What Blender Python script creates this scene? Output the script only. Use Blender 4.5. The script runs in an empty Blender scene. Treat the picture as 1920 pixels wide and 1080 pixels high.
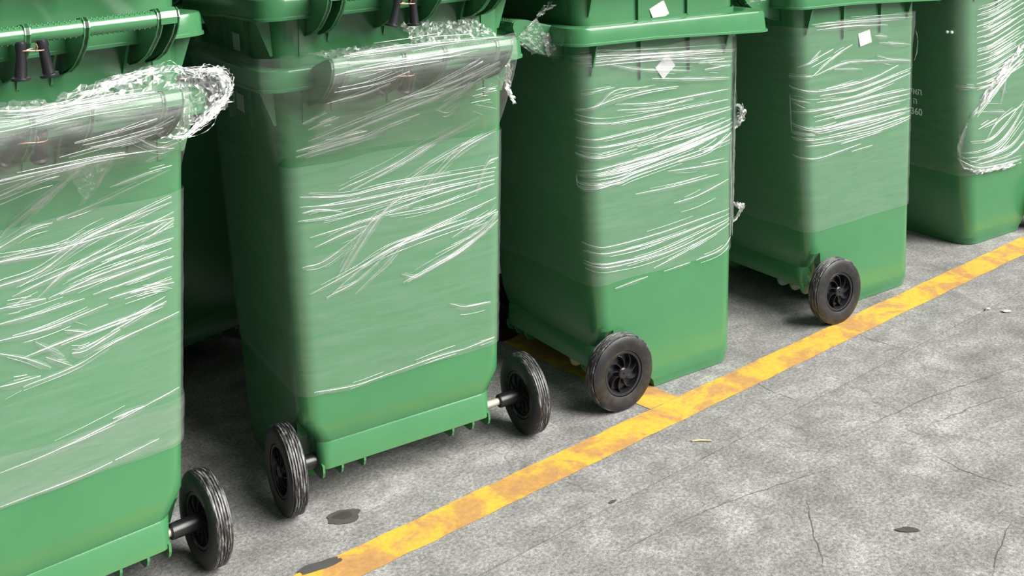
import bpy, bmesh, math, random
from mathutils import Vector, Matrix, noise
random.seed(7)
SC=bpy.context.scene
COL=SC.collection

# ---------------- camera, sky, sun, exposure ----------------
def setup_camera():
    f,pitch,roll,H,cx,cy=2175.89,.0399,-.0467,1.4242,54.237,-692.741
    cam=bpy.data.cameras.new('camera'); o=bpy.data.objects.new('camera',cam); COL.objects.link(o)
    cam.sensor_fit='HORIZONTAL'; cam.sensor_width=36; cam.lens=f/1920*36
    cam.shift_x=-cx/1920; cam.shift_y=cy/1920
    c,s=math.cos(pitch),math.sin(pitch); cr,sr=math.cos(roll),math.sin(roll)
    R0=Vector((1,0,0)); U0=Vector((0,s,c)); F=Vector((0,c,-s))
    right=cr*R0+sr*U0; up=cr*U0-sr*R0
    m=Matrix((right,up,-F)).transposed().to_4x4(); m.translation=Vector((0,0,H))
    o.matrix_world=m; cam.clip_start=.05; cam.clip_end=200
    SC.camera=o
setup_camera()
SC.view_settings.view_transform='Standard'; SC.view_settings.look='None'
SC.view_settings.gamma=1.0; SC.view_settings.use_curve_mapping=False
SC.view_settings.exposure=0.07
w=bpy.data.worlds.new('overcast_sky'); SC.world=w; w.use_nodes=True
bg=w.node_tree.nodes['Background']; bg.inputs[0].default_value=(.93,.97,1.0,1); bg.inputs[1].default_value=.22
sun=bpy.data.lights.new('sun','SUN'); sun.energy=9.9; sun.angle=math.radians(50); sun.color=(1,.97,.92)
so=bpy.data.objects.new('sun',sun); COL.objects.link(so)
so.rotation_euler=Vector((-.93,.36,-.76)).to_track_quat('-Z','Y').to_euler()
SC.cycles.transparent_max_bounces=24

# ---------------- materials ----------------
def new_mat(name):
    m=bpy.data.materials.new(name); m.use_nodes=True
    nt=m.node_tree; return m,nt,nt.nodes,nt.links,nt.nodes['Principled BSDF']
def N(nodes,t,**k):
    n=nodes.new(t)
    for a,v in k.items(): setattr(n,a,v)
    return n
def noise_tex(nodes,links,vec,scale,detail=4,rough=.6,dist=0):
    n=N(nodes,'ShaderNodeTexNoise'); n.inputs['Scale'].default_value=scale; n.inputs['Detail'].default_value=detail
    n.inputs['Roughness'].default_value=rough; n.inputs['Distortion'].default_value=dist
    if vec: links.new(vec,n.inputs['Vector'])
    return n.outputs['Fac']
def ramp(nodes,links,fac,stops):
    r=N(nodes,'ShaderNodeValToRGB'); e=r.color_ramp.elements
    while len(e)<len(stops): e.new(.5)
    for i,(p,c) in enumerate(stops):
        e[i].position=p; e[i].color=c if len(c)==4 else (*c,1)
    links.new(fac,r.inputs['Fac']); return r.outputs['Color']
def mixc(nodes,links,fac,a,b,mode='MIX'):
    m=N(nodes,'ShaderNodeMix',data_type='RGBA',blend_type=mode)
    for s,v in ((m.inputs[0],fac),(m.inputs[6],a),(m.inputs[7],b)):
        if hasattr(v,'is_output'): links.new(v,s)
        elif isinstance(v,(int,float)): s.default_value=v
        else: s.default_value=(*v,1) if len(v)==3 else v
    return m.outputs[2]
def bump(nodes,links,h,bsdf,strength,dist):
    b=N(nodes,'ShaderNodeBump'); b.inputs['Strength'].default_value=strength; b.inputs['Distance'].default_value=dist
    links.new(h,b.inputs['Height']); links.new(b.outputs['Normal'],bsdf.inputs['Normal'])

def green_plastic(name,col,rough=.19):
    m,nt,n,l,b=new_mat(name)
    tc=N(n,'ShaderNodeTexCoord').outputs['Object']
    f=noise_tex(n,l,tc,5,5,.65)
    c=mixc(n,l,f,tuple(x*.86 for x in col),tuple(min(1,x*1.14) for x in col))
    l.new(c,b.inputs['Base Color'])
    r=N(n,'ShaderNodeMapRange'); l.new(noise_tex(n,l,tc,9,5,.7),r.inputs[0]); r.inputs[3].default_value=rough-.06; r.inputs[4].default_value=rough+.1
    l.new(r.outputs[0],b.inputs['Roughness']); b.inputs['IOR'].default_value=1.6
    bump(n,l,noise_tex(n,l,tc,420,2,.5),b,.06,.001)
    return m
GREEN=green_plastic('green_polyethylene',(.045,.168,.068))

def rubber():
    m,nt,n,l,b=new_mat('black_rubber')
    tc=N(n,'ShaderNodeTexCoord').outputs['Object']
    mp=N(n,'ShaderNodeMapping'); mp.inputs['Scale'].default_value=(9,1,1); l.new(tc,mp.inputs['Vector'])
    f=noise_tex(n,l,mp.outputs[0],38,6,.75)
    sep=N(n,'ShaderNodeSeparateXYZ'); l.new(tc,sep.inputs[0])
    # scuffing sits on the outer radius of the tyre
    ln=N(n,'ShaderNodeCombineXYZ'); l.new(sep.outputs[1],ln.inputs[1]); l.new(sep.outputs[2],ln.inputs[2])
    le=N(n,'ShaderNodeVectorMath',operation='LENGTH'); l.new(ln.outputs[0],le.inputs[0])
    mr=N(n,'ShaderNodeMapRange'); l.new(le.outputs['Value'],mr.inputs[0]); mr.inputs[1].default_value=.094; mr.inputs[2].default_value=.0985
    sc=ramp(n,l,f,[(.50,(0,0,0)),(.64,(1,1,1))])
    mu=N(n,'ShaderNodeMath',operation='MULTIPLY'); l.new(sc,mu.inputs[0]); l.new(mr.outputs[0],mu.inputs[1])
    mu2=N(n,'ShaderNodeMath',operation='MULTIPLY'); l.new(mu.outputs[0],mu2.inputs[0]); mu2.inputs[1].default_value=.75
    d=ramp(n,l,noise_tex(n,l,tc,30,4,.7),[(.45,(.008,.008,.010)),(.75,(.03,.029,.028))])
    l.new(mixc(n,l,mu2.outputs[0],d,(.32,.32,.32)),b.inputs['Base Color'])
    b.inputs['Roughness'].default_value=.42
    return m
RUBBER=rubber()
def simple(name,col,rough=.5,metal=0,noise_amt=.15,sc=30):
    m,nt,n,l,b=new_mat(name)
    tc=N(n,'ShaderNodeTexCoord').outputs['Object']
    c=mixc(n,l,noise_tex(n,l,tc,sc,4,.6),tuple(x*(1-noise_amt) for x in col),tuple(min(1,x*(1+noise_amt)) for x in col))
    l.new(c,b.inputs['Base Color']); b.inputs['Roughness'].default_value=rough; b.inputs['Metallic'].default_value=metal
    return m
BLACK=simple('black_plastic',(.012,.012,.015),.32,0,.3)
ZINC=simple('pale_plated_steel',(.50,.45,.35),.4,.35)
WIRE=simple('copper_wire',(.55,.30,.20),.4,.6)
PAPER=simple('white_paper',(.46,.46,.47),.7,0,.06,90)
WHITE=simple('white_print',(.90,.92,.90),.6,0,.05)
BLOCKM=simple('light_blocker_grey',(.09,.09,.088),.9,0,.15,4)  # dark grey for the added roof and walls that block light
STRAW=simple('pale_straw',(.45,.40,.26),.8,0,.15,60)

def film(name,base,amp,rough=.22,white=(.68,.71,.695),stretch=(3,3,26),gloss=.5):
    # clear polyethylene: mostly see-through; milky white paints in hazy sky reflection, plus gloss
    m,nt,n,l,b=new_mat(name)
    tc=N(n,'ShaderNodeTexCoord').outputs['Object']
    mp=N(n,'ShaderNodeMapping'); mp.inputs['Scale'].default_value=stretch; mp.inputs['Rotation'].default_value=(.22,.0,0); l.new(tc,mp.inputs['Vector'])
    f=noise_tex(n,l,mp.outputs[0],2.2,6,.7,.6)
    mr=N(n,'ShaderNodeMapRange'); l.new(f,mr.inputs[0]); mr.inputs[1].default_value=.35; mr.inputs[2].default_value=.8
    mr.inputs[3].default_value=base; mr.inputs[4].default_value=base+amp
    b.inputs['Base Color'].default_value=(*white,1); b.inputs['Roughness'].default_value=rough; b.inputs['IOR'].default_value=1.5
    bump(n,l,f,b,.35,.004)
    tr=N(n,'ShaderNodeBsdfTransparent'); tr.inputs[0].default_value=(.98,.99,.985,1)
    tl=N(n,'ShaderNodeBsdfTranslucent'); tl.inputs[0].default_value=(*white,1)
    gl=N(n,'ShaderNodeBsdfGlossy'); gl.inputs['Roughness'].default_value=.38; gl.inputs['Color'].default_value=(.8,.8,.8,1); l.new(n['Bump'].outputs[0],gl.inputs['Normal'])
    m0=N(n,'ShaderNodeMixShader'); m0.inputs[0].default_value=.15; l.new(b.outputs[0],m0.inputs[1]); l.new(tl.outputs[0],m0.inputs[2])
    m1=N(n,'ShaderNodeMixShader'); m1.inputs[0].default_value=gloss; l.new(m0.outputs[0],m1.inputs[1]); l.new(gl.outputs[0],m1.inputs[2])
    m2=N(n,'ShaderNodeMixShader'); l.new(mr.outputs[0],m2.inputs[0]); l.new(tr.outputs[0],m2.inputs[1]); l.new(m1.outputs[0],m2.inputs[2])
    l.new(m2.outputs[0],n['Material Output'].inputs['Surface'])
    return m
FILM=film('clear_stretch_film',.085,.11)
FOLD=film('pleated_stretch_film',.42,.3,.18,(.60,.63,.615))  # whiter from doubled plies, with the fold highlights put into the colour
SOFT=film('doubled_stretch_film',.07,.13,.18,(.70,.725,.71))
CRUMP=film('crumpled_stretch_film',.14,.26,.14,(.66,.68,.68),(8,8,8))

def concrete():
    m,nt,n,l,b=new_mat('worn_concrete')
    tc=N(n,'ShaderNodeTexCoord').outputs['Object']
    big=noise_tex(n,l,tc,1.6,6,.62,.3); mid=noise_tex(n,l,tc,9,7,.72,.4); fine=noise_tex(n,l,tc,120,4,.75); grit=noise_tex(n,l,tc,420,2,.6)
    c=ramp(n,l,mid,[(.33,(.172,.169,.164)),(.52,(.252,.249,.243)),(.70,(.375,.371,.363))])
    c=mixc(n,l,.75,c,ramp(n,l,big,[(.32,(.55,.55,.55)),(.50,(.82,.82,.82)),(.68,(1.12,1.12,1.12))]),'MULTIPLY')
    c=mixc(n,l,.8,c,ramp(n,l,fine,[(.34,(.40,.40,.40)),(.5,(.95,.95,.95)),(.64,(1.5,1.49,1.47))]),'MULTIPLY')
    c=mixc(n,l,.6,c,ramp(n,l,grit,[(.35,(.6,.6,.6)),(.65,(1.3,1.3,1.3))]),'MULTIPLY')
    vo=N(n,'ShaderNodeTexVoronoi',feature='DISTANCE_TO_EDGE'); vo.inputs['Scale'].default_value=2.3
    wv=N(n,'ShaderNodeVectorMath',operation='ADD'); l.new(tc,wv.inputs[0])
    nz=N(n,'ShaderNodeTexNoise'); nz.inputs['Scale'].default_value=5; nz.inputs['Detail'].default_value=6; l.new(tc,nz.inputs['Vector'])
    sv=N(n,'ShaderNodeVectorMath',operation='SCALE'); l.new(nz.outputs['Color'],sv.inputs[0]); sv.inputs['Scale'].default_value=.35
    l.new(sv.outputs[0],wv.inputs[1]); l.new(wv.outputs[0],vo.inputs['Vector'])
    ck=ramp(n,l,vo.outputs['Distance'],[(.0,(.5,.5,.5)),(.012,(1,1,1))])
    gate=ramp(n,l,noise_tex(n,l,tc,1.1,3,.5),[(.48,(0,0,0)),(.60,(1,1,1))])
    g=N(n,'ShaderNodeMath',operation='MULTIPLY'); l.new(gate,g.inputs[0]); g.inputs[1].default_value=.55
    c=mixc(n,l,g.outputs[0],c,mixc(n,l,1.0,c,ck,'MULTIPLY'))
    l.new(c,b.inputs['Base Color']); b.inputs['Roughness'].default_value=.85
    bump(n,l,fine,b,.35,.002)
    return m
CONC=concrete()
def yellow():
    m,nt,n,l,b=new_mat('worn_yellow_paint')
    tc=N(n,'ShaderNodeTexCoord').outputs['Object']
    mid=noise_tex(n,l,tc,8.5,6,.65,.5); fine=noise_tex(n,l,tc,60,5,.75)
    c=ramp(n,l,mid,[(.36,(.54,.365,.038)),(.47,(.52,.335,.042)),(.54,(.43,.235,.065)),(.70,(.34,.18,.075))])
    c=mixc(n,l,.6,c,ramp(n,l,fine,[(.3,(.65,.65,.65)),(.6,(1.1,1.1,1.1))]),'MULTIPLY')
    wear=ramp(n,l,noise_tex(n,l,tc,26,8,.82,.6),[(.60,(0,0,0)),(.70,(1,1,1))])
    c=mixc(n,l,wear,c,(.19,.17,.14))
    l.new(c,b.inputs['Base Color']); b.inputs['Roughness'].default_value=.75
    return m
YELLOW=yellow()
CRACK=simple('crack_dirt',(.095,.092,.09),.95,0,.3,80)
STAIN=simple('oil_stained_concrete',(.055,.053,.052),.8,0,.35,40)
FOLDS=[(1,5,2,[-0.248,0.732,-0.139,0.713,-0.019,0.717,0.25,0.712]),
(1,4,2,[-0.249,0.709,-0.12,0.698,0.245,0.703]),
(1,4,2,[-0.255,0.678,-0.16,0.675,0.032,0.688,0.244,0.693]),
(1,4,2,[-0.228,0.636,-0.121,0.646,0.084,0.673,0.244,0.683]),
(1,5,2,[-0.219,0.611,-0.147,0.628,-0.092,0.636]),
(1,5,2,[-0.249,0.571,-0.192,0.577,-0.097,0.627]),
(1,4,2,[-0.157,0.731,-0.017,0.767,0.182,0.85]),
(1,4,1,[-0.128,0.725,-0.017,0.759,0.078,0.796,0.184,0.858]),
(1,4,2,[-0.029,0.7,0.087,0.756,0.249,0.809]),
(1,5,2,[0.005,0.654,0.141,0.761,0.251,0.803]),
(1,6,3,[-0.233,0.507,-0.125,0.538,-0.023,0.573,0.082,0.6,0.248,0.637]),
(1,6,3,[-0.195,0.488,-0.075,0.556,0.029,0.577,0.253,0.601]),
(1,5,2,[-0.175,0.521,-0.097,0.627,-0.051,0.656]),
(1,5,2,[-0.155,0.535,-0.056,0.652,0.011,0.692]),
(1,6,2,[-0.006,0.482,0.079,0.507,0.156,0.53,0.253,0.58]),
(1,5,2,[0.005,0.48,0.134,0.525,0.218,0.562,0.253,0.596]),
(1,4,2,[-0.046,0.65,0.084,0.649,0.244,0.673]),
(1,4,2,[-0.195,0.491,-0.126,0.51,-0.05,0.555]),
(1,4,2,[0.08,0.531,0.19,0.558,0.253,0.601]),
(1,3,1,[-0.01,0.503,0.026,0.487,0.058,0.497]),
(1,3,2,[-0.127,0.482,-0.045,0.539,0.008,0.586]),
(1,4,2,[0.124,0.562,0.191,0.588,0.248,0.607]),
(1,4,2,[0.193,0.658,0.223,0.722,0.257,0.736]),
(1,3,1,[-0.245,0.694,-0.207,0.696,-0.15,0.68]),
(1,9,3,[-0.262,0.83,-0.177,0.842,-0.103,0.852,-0.065,0.872,0.013,0.892]),
(1,7,3,[-0.266,0.846,-0.199,0.854,-0.126,0.867]),
(1,6,2,[-0.235,0.851,-0.082,0.896,0.125,0.956]),
(1,5,2,[-0.244,0.868,-0.056,0.922,0.068,0.969]),
(1,4,2,[-0.252,0.898,-0.188,0.919]),
(1,4,1,[-0.27,0.916,-0.22,0.935]),
(1,5,2,[0.054,0.893,0.127,0.95]),
(1,3,1,[0.053,0.896,0.089,0.882,0.112,0.905]),
(1,4,0,[0.194,0.853,0.215,0.815]),
(1,6,3,[0.139,0.917,0.201,0.923]),
(1,3,1,[0.154,0.893,0.223,0.87]),
(1,6,2,[-0.225,0.849,-0.164,0.863,-0.108,0.869]),
(1,5,1,[0.114,0.402,0.157,0.384,0.225,0.38]),
(1,4,1,[-0.232,0.279,-0.135,0.268,-0.033,0.274]),
(1,5,1,[-0.033,0.274,0.073,0.28,0.149,0.28]),
(1,3,1,[0.149,0.28,0.234,0.288]),
(1,5,2,[-0.217,1.043,-0.153,1.041,-0.049,1.034,0.047,1.034,0.137,1.042]),
(1,6,3,[-0.218,1.021,-0.154,1.025,-0.067,1.026,0.046,1.028]),
(1,7,2,[-0.072,0.938,0.059,0.959,0.178,1.001]),
(1,6,2,[0.025,0.922,0.104,0.964,0.179,0.999]),
(1,5,2,[0.065,0.915,0.132,0.956,0.185,0.984]),
(1,6,3,[-0.029,0.931,0.075,0.981,0.135,1.006]),
(1,7,3,[-0.152,1.061,-0.043,1.059,0.048,1.059,0.191,1.055]),
(1,8,3,[-0.195,1.058,-0.131,1.058,-0.043,1.059]),
(1,10,3,[0.165,0.919,0.175,0.927,0.196,0.929]),
(1,5,2,[0.185,0.964,0.203,0.942,0.198,0.923]),
(1,4,2,[-0.215,0.983,-0.131,0.988,-0.046,1.007]),
(1,5,2,[-0.225,0.958,-0.147,0.968,-0.087,0.986]),
(2,4,1,[-0.097,0.804,-0.032,0.81,0.028,0.844,0.136,0.837]),
(2,6,1,[-0.09,0.8,0.034,0.821,0.143,0.827,0.242,0.824]),
(2,5,1,[0.027,0.806,0.17,0.79,0.426,0.79]),
(2,4,1,[0.033,0.789,0.17,0.776,0.299,0.78]),
(2,6,2,[-0.097,0.777,0.006,0.758,0.169,0.757,0.425,0.761]),
(2,5,2,[-0.092,0.729,-0.008,0.72,0.169,0.727,0.433,0.739]),
(2,7,2,[-0.093,0.708,0.004,0.696,0.133,0.697,0.239,0.713,0.44,0.732]),
(2,7,4,[-0.095,0.639,0.03,0.643,0.238,0.656,0.447,0.691]),
(2,7,4,[-0.089,0.627,0.063,0.626,0.274,0.65,0.447,0.679]),
(2,7,3,[-0.114,0.627,-0.083,0.605,0.029,0.6,0.11,0.612,0.446,0.644]),
(2,5,1,[-0.089,0.595,-0.051,0.589,0.028,0.594]),
(2,4,1,[0.201,0.595,0.31,0.587,0.422,0.584]),
(2,4,1,[0.088,0.553,0.236,0.549,0.384,0.553]),
(2,4,1,[0.22,0.502,0.308,0.507,0.421,0.532]),
(2,4,1,[-0.081,0.446,-0.002,0.429,0.162,0.429,0.307,0.438,0.428,0.446]),
(2,5,1,[-0.075,0.423,0.024,0.409,0.197,0.41,0.427,0.431]),
(2,5,2,[-0.076,0.396,-0.004,0.382,0.161,0.379,0.427,0.419]),
(2,4,1,[-0.076,0.388,0.023,0.371,0.232,0.374,0.427,0.413]),
(2,4,1,[0.146,0.337,0.268,0.36,0.427,0.402]),
(2,5,3,[-0.1,0.688,-0.023,0.671,0.098,0.675]),
(2,6,3,[0.098,0.68,0.275,0.684,0.44,0.703]),
(2,6,3,[0.237,0.617,0.347,0.626,0.439,0.663]),
(2,3,0,[0.015,0.312,0.124,0.319]),
(2,3,0,[0.181,0.32,0.275,0.324]),
(2,5,1,[0.297,0.325,0.38,0.333,0.434,0.359]),
(2,5,1,[0.439,0.669,0.436,0.582,0.44,0.487,0.434,0.359]),
(2,8,4,[-0.099,0.941,-0.017,0.941,0.143,0.925,0.449,0.901]),
(2,7,4,[-0.094,0.928,0.061,0.921,0.283,0.908,0.443,0.897]),
(2,6,1,[0.147,0.859,0.282,0.839,0.429,0.823]),
(2,5,2,[0.334,0.858,0.43,0.859]),
(2,4,1,[-0.002,0.918,0.114,0.888,0.282,0.863]),
(2,5,2,[0.311,0.879,0.436,0.869]),
(2,3,1,[-0.076,0.846,-0.025,0.851,0.022,0.853]),
(2,4,2,[0.142,0.915,0.283,0.894,0.437,0.882]),
(3,7,3,[-0.031,0.922,0.15,0.914,0.433,0.896]),
(3,6,3,[-0.01,0.903,0.15,0.897,0.311,0.884]),
(3,5,2,[-0.073,0.793,0.065,0.835]),
(3,4,1,[-0.032,0.808,0.009,0.837]),
(3,5,2,[-0.019,0.762,0.079,0.813,0.15,0.839]),
(3,6,1,[-0.012,0.761,0.114,0.784,0.222,0.777,0.433,0.753]),
(3,8,1,[0.266,0.787,0.333,0.768,0.433,0.75]),
(3,6,1,[0.274,0.83,0.433,0.805]),
(3,6,0,[0.252,0.855,0.311,0.846]),
(3,7,2,[-0.113,0.736,0.008,0.709,0.221,0.714,0.371,0.745]),
(3,6,2,[0.008,0.694,0.185,0.694,0.433,0.727]),
(3,6,2,[-0.006,0.676,0.184,0.673,0.433,0.711]),
(3,7,3,[-0.094,0.655,0.077,0.649,0.295,0.657,0.433,0.658]),
(3,6,2,[-0.02,0.634,0.184,0.638,0.433,0.643]),
(3,6,3,[-0.014,0.618,0.221,0.622,0.433,0.627]),
(3,7,4,[-0.095,0.617,0.007,0.59,0.148,0.593,0.433,0.595]),
(3,7,4,[-0.014,0.584,0.22,0.581,0.433,0.585]),
(3,6,3,[-0.102,0.574,-0.007,0.56,0.22,0.556,0.433,0.569]),
(3,6,2,[-0.048,0.545,0.076,0.539,0.295,0.544,0.433,0.561]),
(3,5,0,[-0.103,0.518,-0.008,0.501,0.09,0.506,0.191,0.515]),
(3,4,0,[0.147,0.497,0.242,0.501]),
(3,3,1,[-0.12,0.708,-0.108,0.638,-0.102,0.588]),
(3,4,1,[-0.119,0.766,-0.019,0.762]),
(3,6,0,[0.071,0.77,0.2,0.754]),
(3,4,2,[-0.107,0.696,-0.033,0.68]),
(3,5,3,[-0.108,0.59,-0.014,0.576]),
(3,5,2,[0.036,0.715,0.185,0.716]),
(4,5,2,[0.405,0.862,0.305,0.875,0.129,0.929]),
(4,6,2,[0.405,0.842,0.305,0.854,0.128,0.908]),
(4,5,2,[0.405,0.821,0.305,0.833,0.128,0.886]),
(4,6,2,[0.405,0.8,0.305,0.812,0.128,0.865]),
(4,5,2,[0.404,0.779,0.305,0.791,0.128,0.843]),
(4,6,2,[0.404,0.759,0.304,0.77,0.128,0.822]),
(4,5,2,[0.404,0.738,0.304,0.749,0.127,0.8]),
(4,6,2,[0.404,0.717,0.304,0.728,0.127,0.779]),
(4,5,2,[0.404,0.696,0.304,0.707,0.127,0.757]),
(4,6,2,[0.404,0.676,0.304,0.686,0.127,0.736]),
(4,5,2,[0.404,0.655,0.304,0.665,0.127,0.714]),
(4,6,2,[0.404,0.634,0.304,0.644,0.127,0.693]),
(4,5,2,[0.404,0.613,0.304,0.623,0.126,0.671]),
(4,6,2,[0.404,0.592,0.303,0.602,0.126,0.65]),
(4,5,2,[0.404,0.571,0.303,0.581,0.126,0.628]),
(4,9,4,[0.403,0.486,0.303,0.553,0.21,0.618,0.124,0.666]),
(4,6,2,[0.385,0.489,0.265,0.471,0.237,0.467]),
(4,5,2,[0.34,0.512,0.312,0.555]),
(4,5,2,[0.285,0.574,0.228,0.537]),
(4,4,2,[0.266,0.501,0.229,0.596]),
(4,5,2,[0.43,0.479,0.394,0.508]),
(4,8,4,[0.474,0.324,0.394,0.286,0.264,0.275,0.14,0.274]),
(4,5,2,[0.466,0.345,0.302,0.353,0.208,0.397,0.125,0.474]),
(4,5,2,[0.457,0.326,0.283,0.332,0.124,0.432]),
(4,5,2,[0.43,0.31,0.227,0.328,0.124,0.383]),
(4,6,2,[0.394,0.298,0.208,0.301,0.123,0.335]),
(4,4,2,[0.43,0.386,0.302,0.388,0.125,0.492]),
(4,5,2,[0.394,0.426,0.284,0.45]),
(4,4,1,[0.357,0.368,0.284,0.433,0.125,0.48]),
(4,5,2,[0.444,0.458,0.457,0.402,0.466,0.334]),
(4,5,2,[0.404,0.579,0.303,0.583,0.134,0.637]),
(4,4,2,[0.484,0.588,0.404,0.579]),
(0,9,3,[-0.177,0.929,-0.097,0.934,0.004,0.939,0.097,0.941,0.215,0.933]),
(0,6,3,[-0.155,0.889,-0.092,0.902,-0.028,0.925,0.048,0.933]),
(0,6,3,[-0.077,0.807,-0.002,0.883,0.042,0.926]),
(0,5,2,[-0.112,0.782,-0.078,0.788,-0.024,0.809,0.016,0.813]),
(0,5,2,[-0.113,0.759,-0.079,0.762,0.047,0.761,0.112,0.765,0.249,0.769]),
(0,6,3,[-0.116,0.711,-0.081,0.717,-0.01,0.725,0.066,0.764,0.128,0.781,0.246,0.813]),
(0,5,2,[-0.019,0.677,0.064,0.725,0.249,0.781]),
(0,5,2,[-0.061,0.692,0.026,0.711,0.248,0.752]),
(0,5,1,[0.024,0.673,0.124,0.681,0.246,0.691]),
(0,5,2,[0.002,0.671,0.101,0.691,0.242,0.708]),
(0,4,2,[0.084,0.656,0.241,0.671]),
(0,4,2,[0.114,0.64,0.24,0.646]),
(0,4,1,[0.024,0.817,0.102,0.838,0.222,0.883]),
(0,5,1,[0.109,0.869,0.174,0.885,0.223,0.892]),
(0,5,1,[0.165,0.915,0.211,0.931]),
(0,4,2,[-0.079,0.762,0.021,0.756,0.105,0.778,0.246,0.802]),
(0,5,2,[0.079,0.867,0.086,0.897,0.092,0.94]),
(0,5,3,[-0.041,0.817,-0.009,0.867,0.028,0.912]),
(0,3,1,[0.06,0.84,0.076,0.863]),
(0,4,3,[0.182,0.735,0.249,0.765]),
(0,4,2,[0.102,0.715,0.181,0.723,0.247,0.728]),
(0,5,3,[0.154,0.641,0.244,0.637]),
(0,5,2,[-0.086,0.616,-0.005,0.614,0.111,0.63]),
(0,5,1,[-0.087,0.592,-0.043,0.569,0.001,0.538]),
(0,5,2,[-0.048,0.572,0.075,0.585,0.222,0.599]),
(0,5,2,[-0.05,0.517,0.048,0.527,0.122,0.55,0.253,0.574]),
(0,5,2,[-0.09,0.53,-0.063,0.528,-0.018,0.528]),
(0,4,1,[0.028,0.602,0.075,0.584]),
(0,5,1,[-0.097,0.369,-0.006,0.374,0.116,0.392,0.247,0.418]),
(0,4,0,[-0.1,0.305,0.038,0.307,0.107,0.314]),
(0,5,0,[0.112,0.315,0.153,0.32,0.2,0.327]),
(0,7,1,[0.111,0.399,0.172,0.404]),
(0,5,3,[0.114,0.573,0.227,0.603]),
(0,6,2,[0.04,0.553,0.068,0.551,0.133,0.573]),
(0,4,1,[-0.024,0.595,0.025,0.552]),
(0,4,2,[-0.084,0.647,-0.017,0.647,0.068,0.653]),
(0,5,3,[-0.083,0.675,-0.002,0.672]),
(0,4,1,[-0.007,0.56,0.039,0.529]),
(0,6,2,[-0.13,1.029,-0.107,1.03,-0.059,1.032,0.041,1.043,0.17,1.049]),
(0,8,4,[-0.128,1.069,-0.058,1.058,0.042,1.056,0.165,1.055]),
(0,5,3,[-0.129,1.049,-0.058,1.044,0.047,1.053,0.148,1.052]),
(0,6,3,[0.057,0.967,0.125,0.974,0.196,1.0]),
(0,6,3,[-0.004,0.962,0.098,0.974,0.177,0.985]),
(0,4,2,[0.016,0.988,0.092,0.996,0.162,1.006]),
(0,8,4,[0.124,0.977,0.185,0.939,0.218,0.945])]
# ---------------- mesh helpers ----------------
class MB:
    def __init__(s): s.v=[]; s.f=[]
    def add(s,vs,fs):
        o=len(s.v); s.v+= [tuple(x) for x in vs]; s.f+= [tuple(i+o for i in q) for q in fs]
    def loft(s,rings,close=True,cap0=False,cap1=False):
        n=len(rings[0]); o=len(s.v)
        for r in rings: s.v+= [tuple(x) for x in r]
        m=n if close else n-1
        for k in range(len(rings)-1):
            for i in range(m):
                j=(i+1)%n
                s.f.append((o+k*n+i,o+k*n+j,o+(k+1)*n+j,o+(k+1)*n+i))
        if cap0: s.f.append(tuple(o+i for i in reversed(range(n))))
        if cap1: s.f.append(tuple(o+(len(rings)-1)*n+i for i in range(n)))
    def box(s,a,b):
        x0,y0,z0=a; x1,y1,z1=b
        s.add([(x0,y0,z0),(x1,y0,z0),(x1,y1,z0),(x0,y1,z0),(x0,y0,z1),(x1,y0,z1),(x1,y1,z1),(x0,y1,z1)],
              [(0,3,2,1),(4,5,6,7),(0,1,5,4),(1,2,6,5),(2,3,7,6),(3,0,4,7)])
    def prism_x(s,prof,x0,x1):          # profile in (y,z), extruded along x
        n=len(prof); s.add([(x0,y,z) for y,z in prof]+[(x1,y,z) for y,z in prof],
            [tuple(reversed(range(n))),tuple(range(n,2*n))]+[(i,(i+1)%n,n+(i+1)%n,n+i) for i in range(n)])
    def prism_y(s,prof,y0,y1):          # profile in (x,z)
        n=len(prof); s.add([(x,y0,z) for x,z in prof]+[(x,y1,z) for x,z in prof],
            [tuple(range(n)),tuple(reversed(range(n,2*n)))]+[(i,n+i,n+(i+1)%n,(i+1)%n) for i in range(n)])
    def lathe_x(s,prof,seg=48):         # profile [(x,r)] revolved about the x axis
        rings=[[(x,r*math.cos(2*math.pi*k/seg),r*math.sin(2*math.pi*k/seg)) for k in range(seg)] for x,r in prof]
        s.loft(rings)
    def tube(s,pts,r,seg=8,cap=True):
        rings=[]; pts=[Vector(p) for p in pts]
        for i,p in enumerate(pts):
            t=(pts[min(i+1,len(pts)-1)]-pts[max(i-1,0)]).normalized()
            a=t.orthogonal().normalized() if i==0 else (a-t*a.dot(t)).normalized()
            b=t.cross(a); rr=r[i] if isinstance(r,(list,tuple)) else r
            rings.append([p+rr*(math.cos(2*math.pi*k/seg)*a+math.sin(2*math.pi*k/seg)*b) for k in range(seg)])
        s.loft(rings,True,cap,cap)
    def mesh(s,name,mat,smooth=30):
        me=bpy.data.meshes.new(name); me.from_pydata(s.v,[],s.f); me.validate(); me.update()
        bm=bmesh.new(); bm.from_mesh(me); bmesh.ops.remove_doubles(bm,verts=bm.verts,dist=1e-6)
        bmesh.ops.recalc_face_normals(bm,faces=bm.faces)
        if smooth:
            for f in bm.faces: f.smooth=True
            lim=math.radians(smooth)
            for e in bm.edges:
                if len(e.link_faces)!=2 or e.calc_face_angle(9)>lim: e.smooth=False
        bm.to_mesh(me); bm.free()
        me.materials.append(mat); return me
def link(name,me,parent=None,loc=None,kind=None,label=None):
    o=bpy.data.objects.new(name,me); COL.objects.link(o)
    if parent: o.parent=parent
    if loc is not None: o.location=loc
    if kind: o['kind']=kind
    if label: o['label']=label
    return o
def thing(name,label,cat,loc=(0,0,0),rz=0,group=None):
    o=bpy.data.objects.new(name,None); COL.objects.link(o); o.location=loc; o.rotation_euler=(0,0,rz)
    o.empty_display_size=.1; o['label']=label; o['category']=cat
    if group: o['group']=group
    return o

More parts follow.
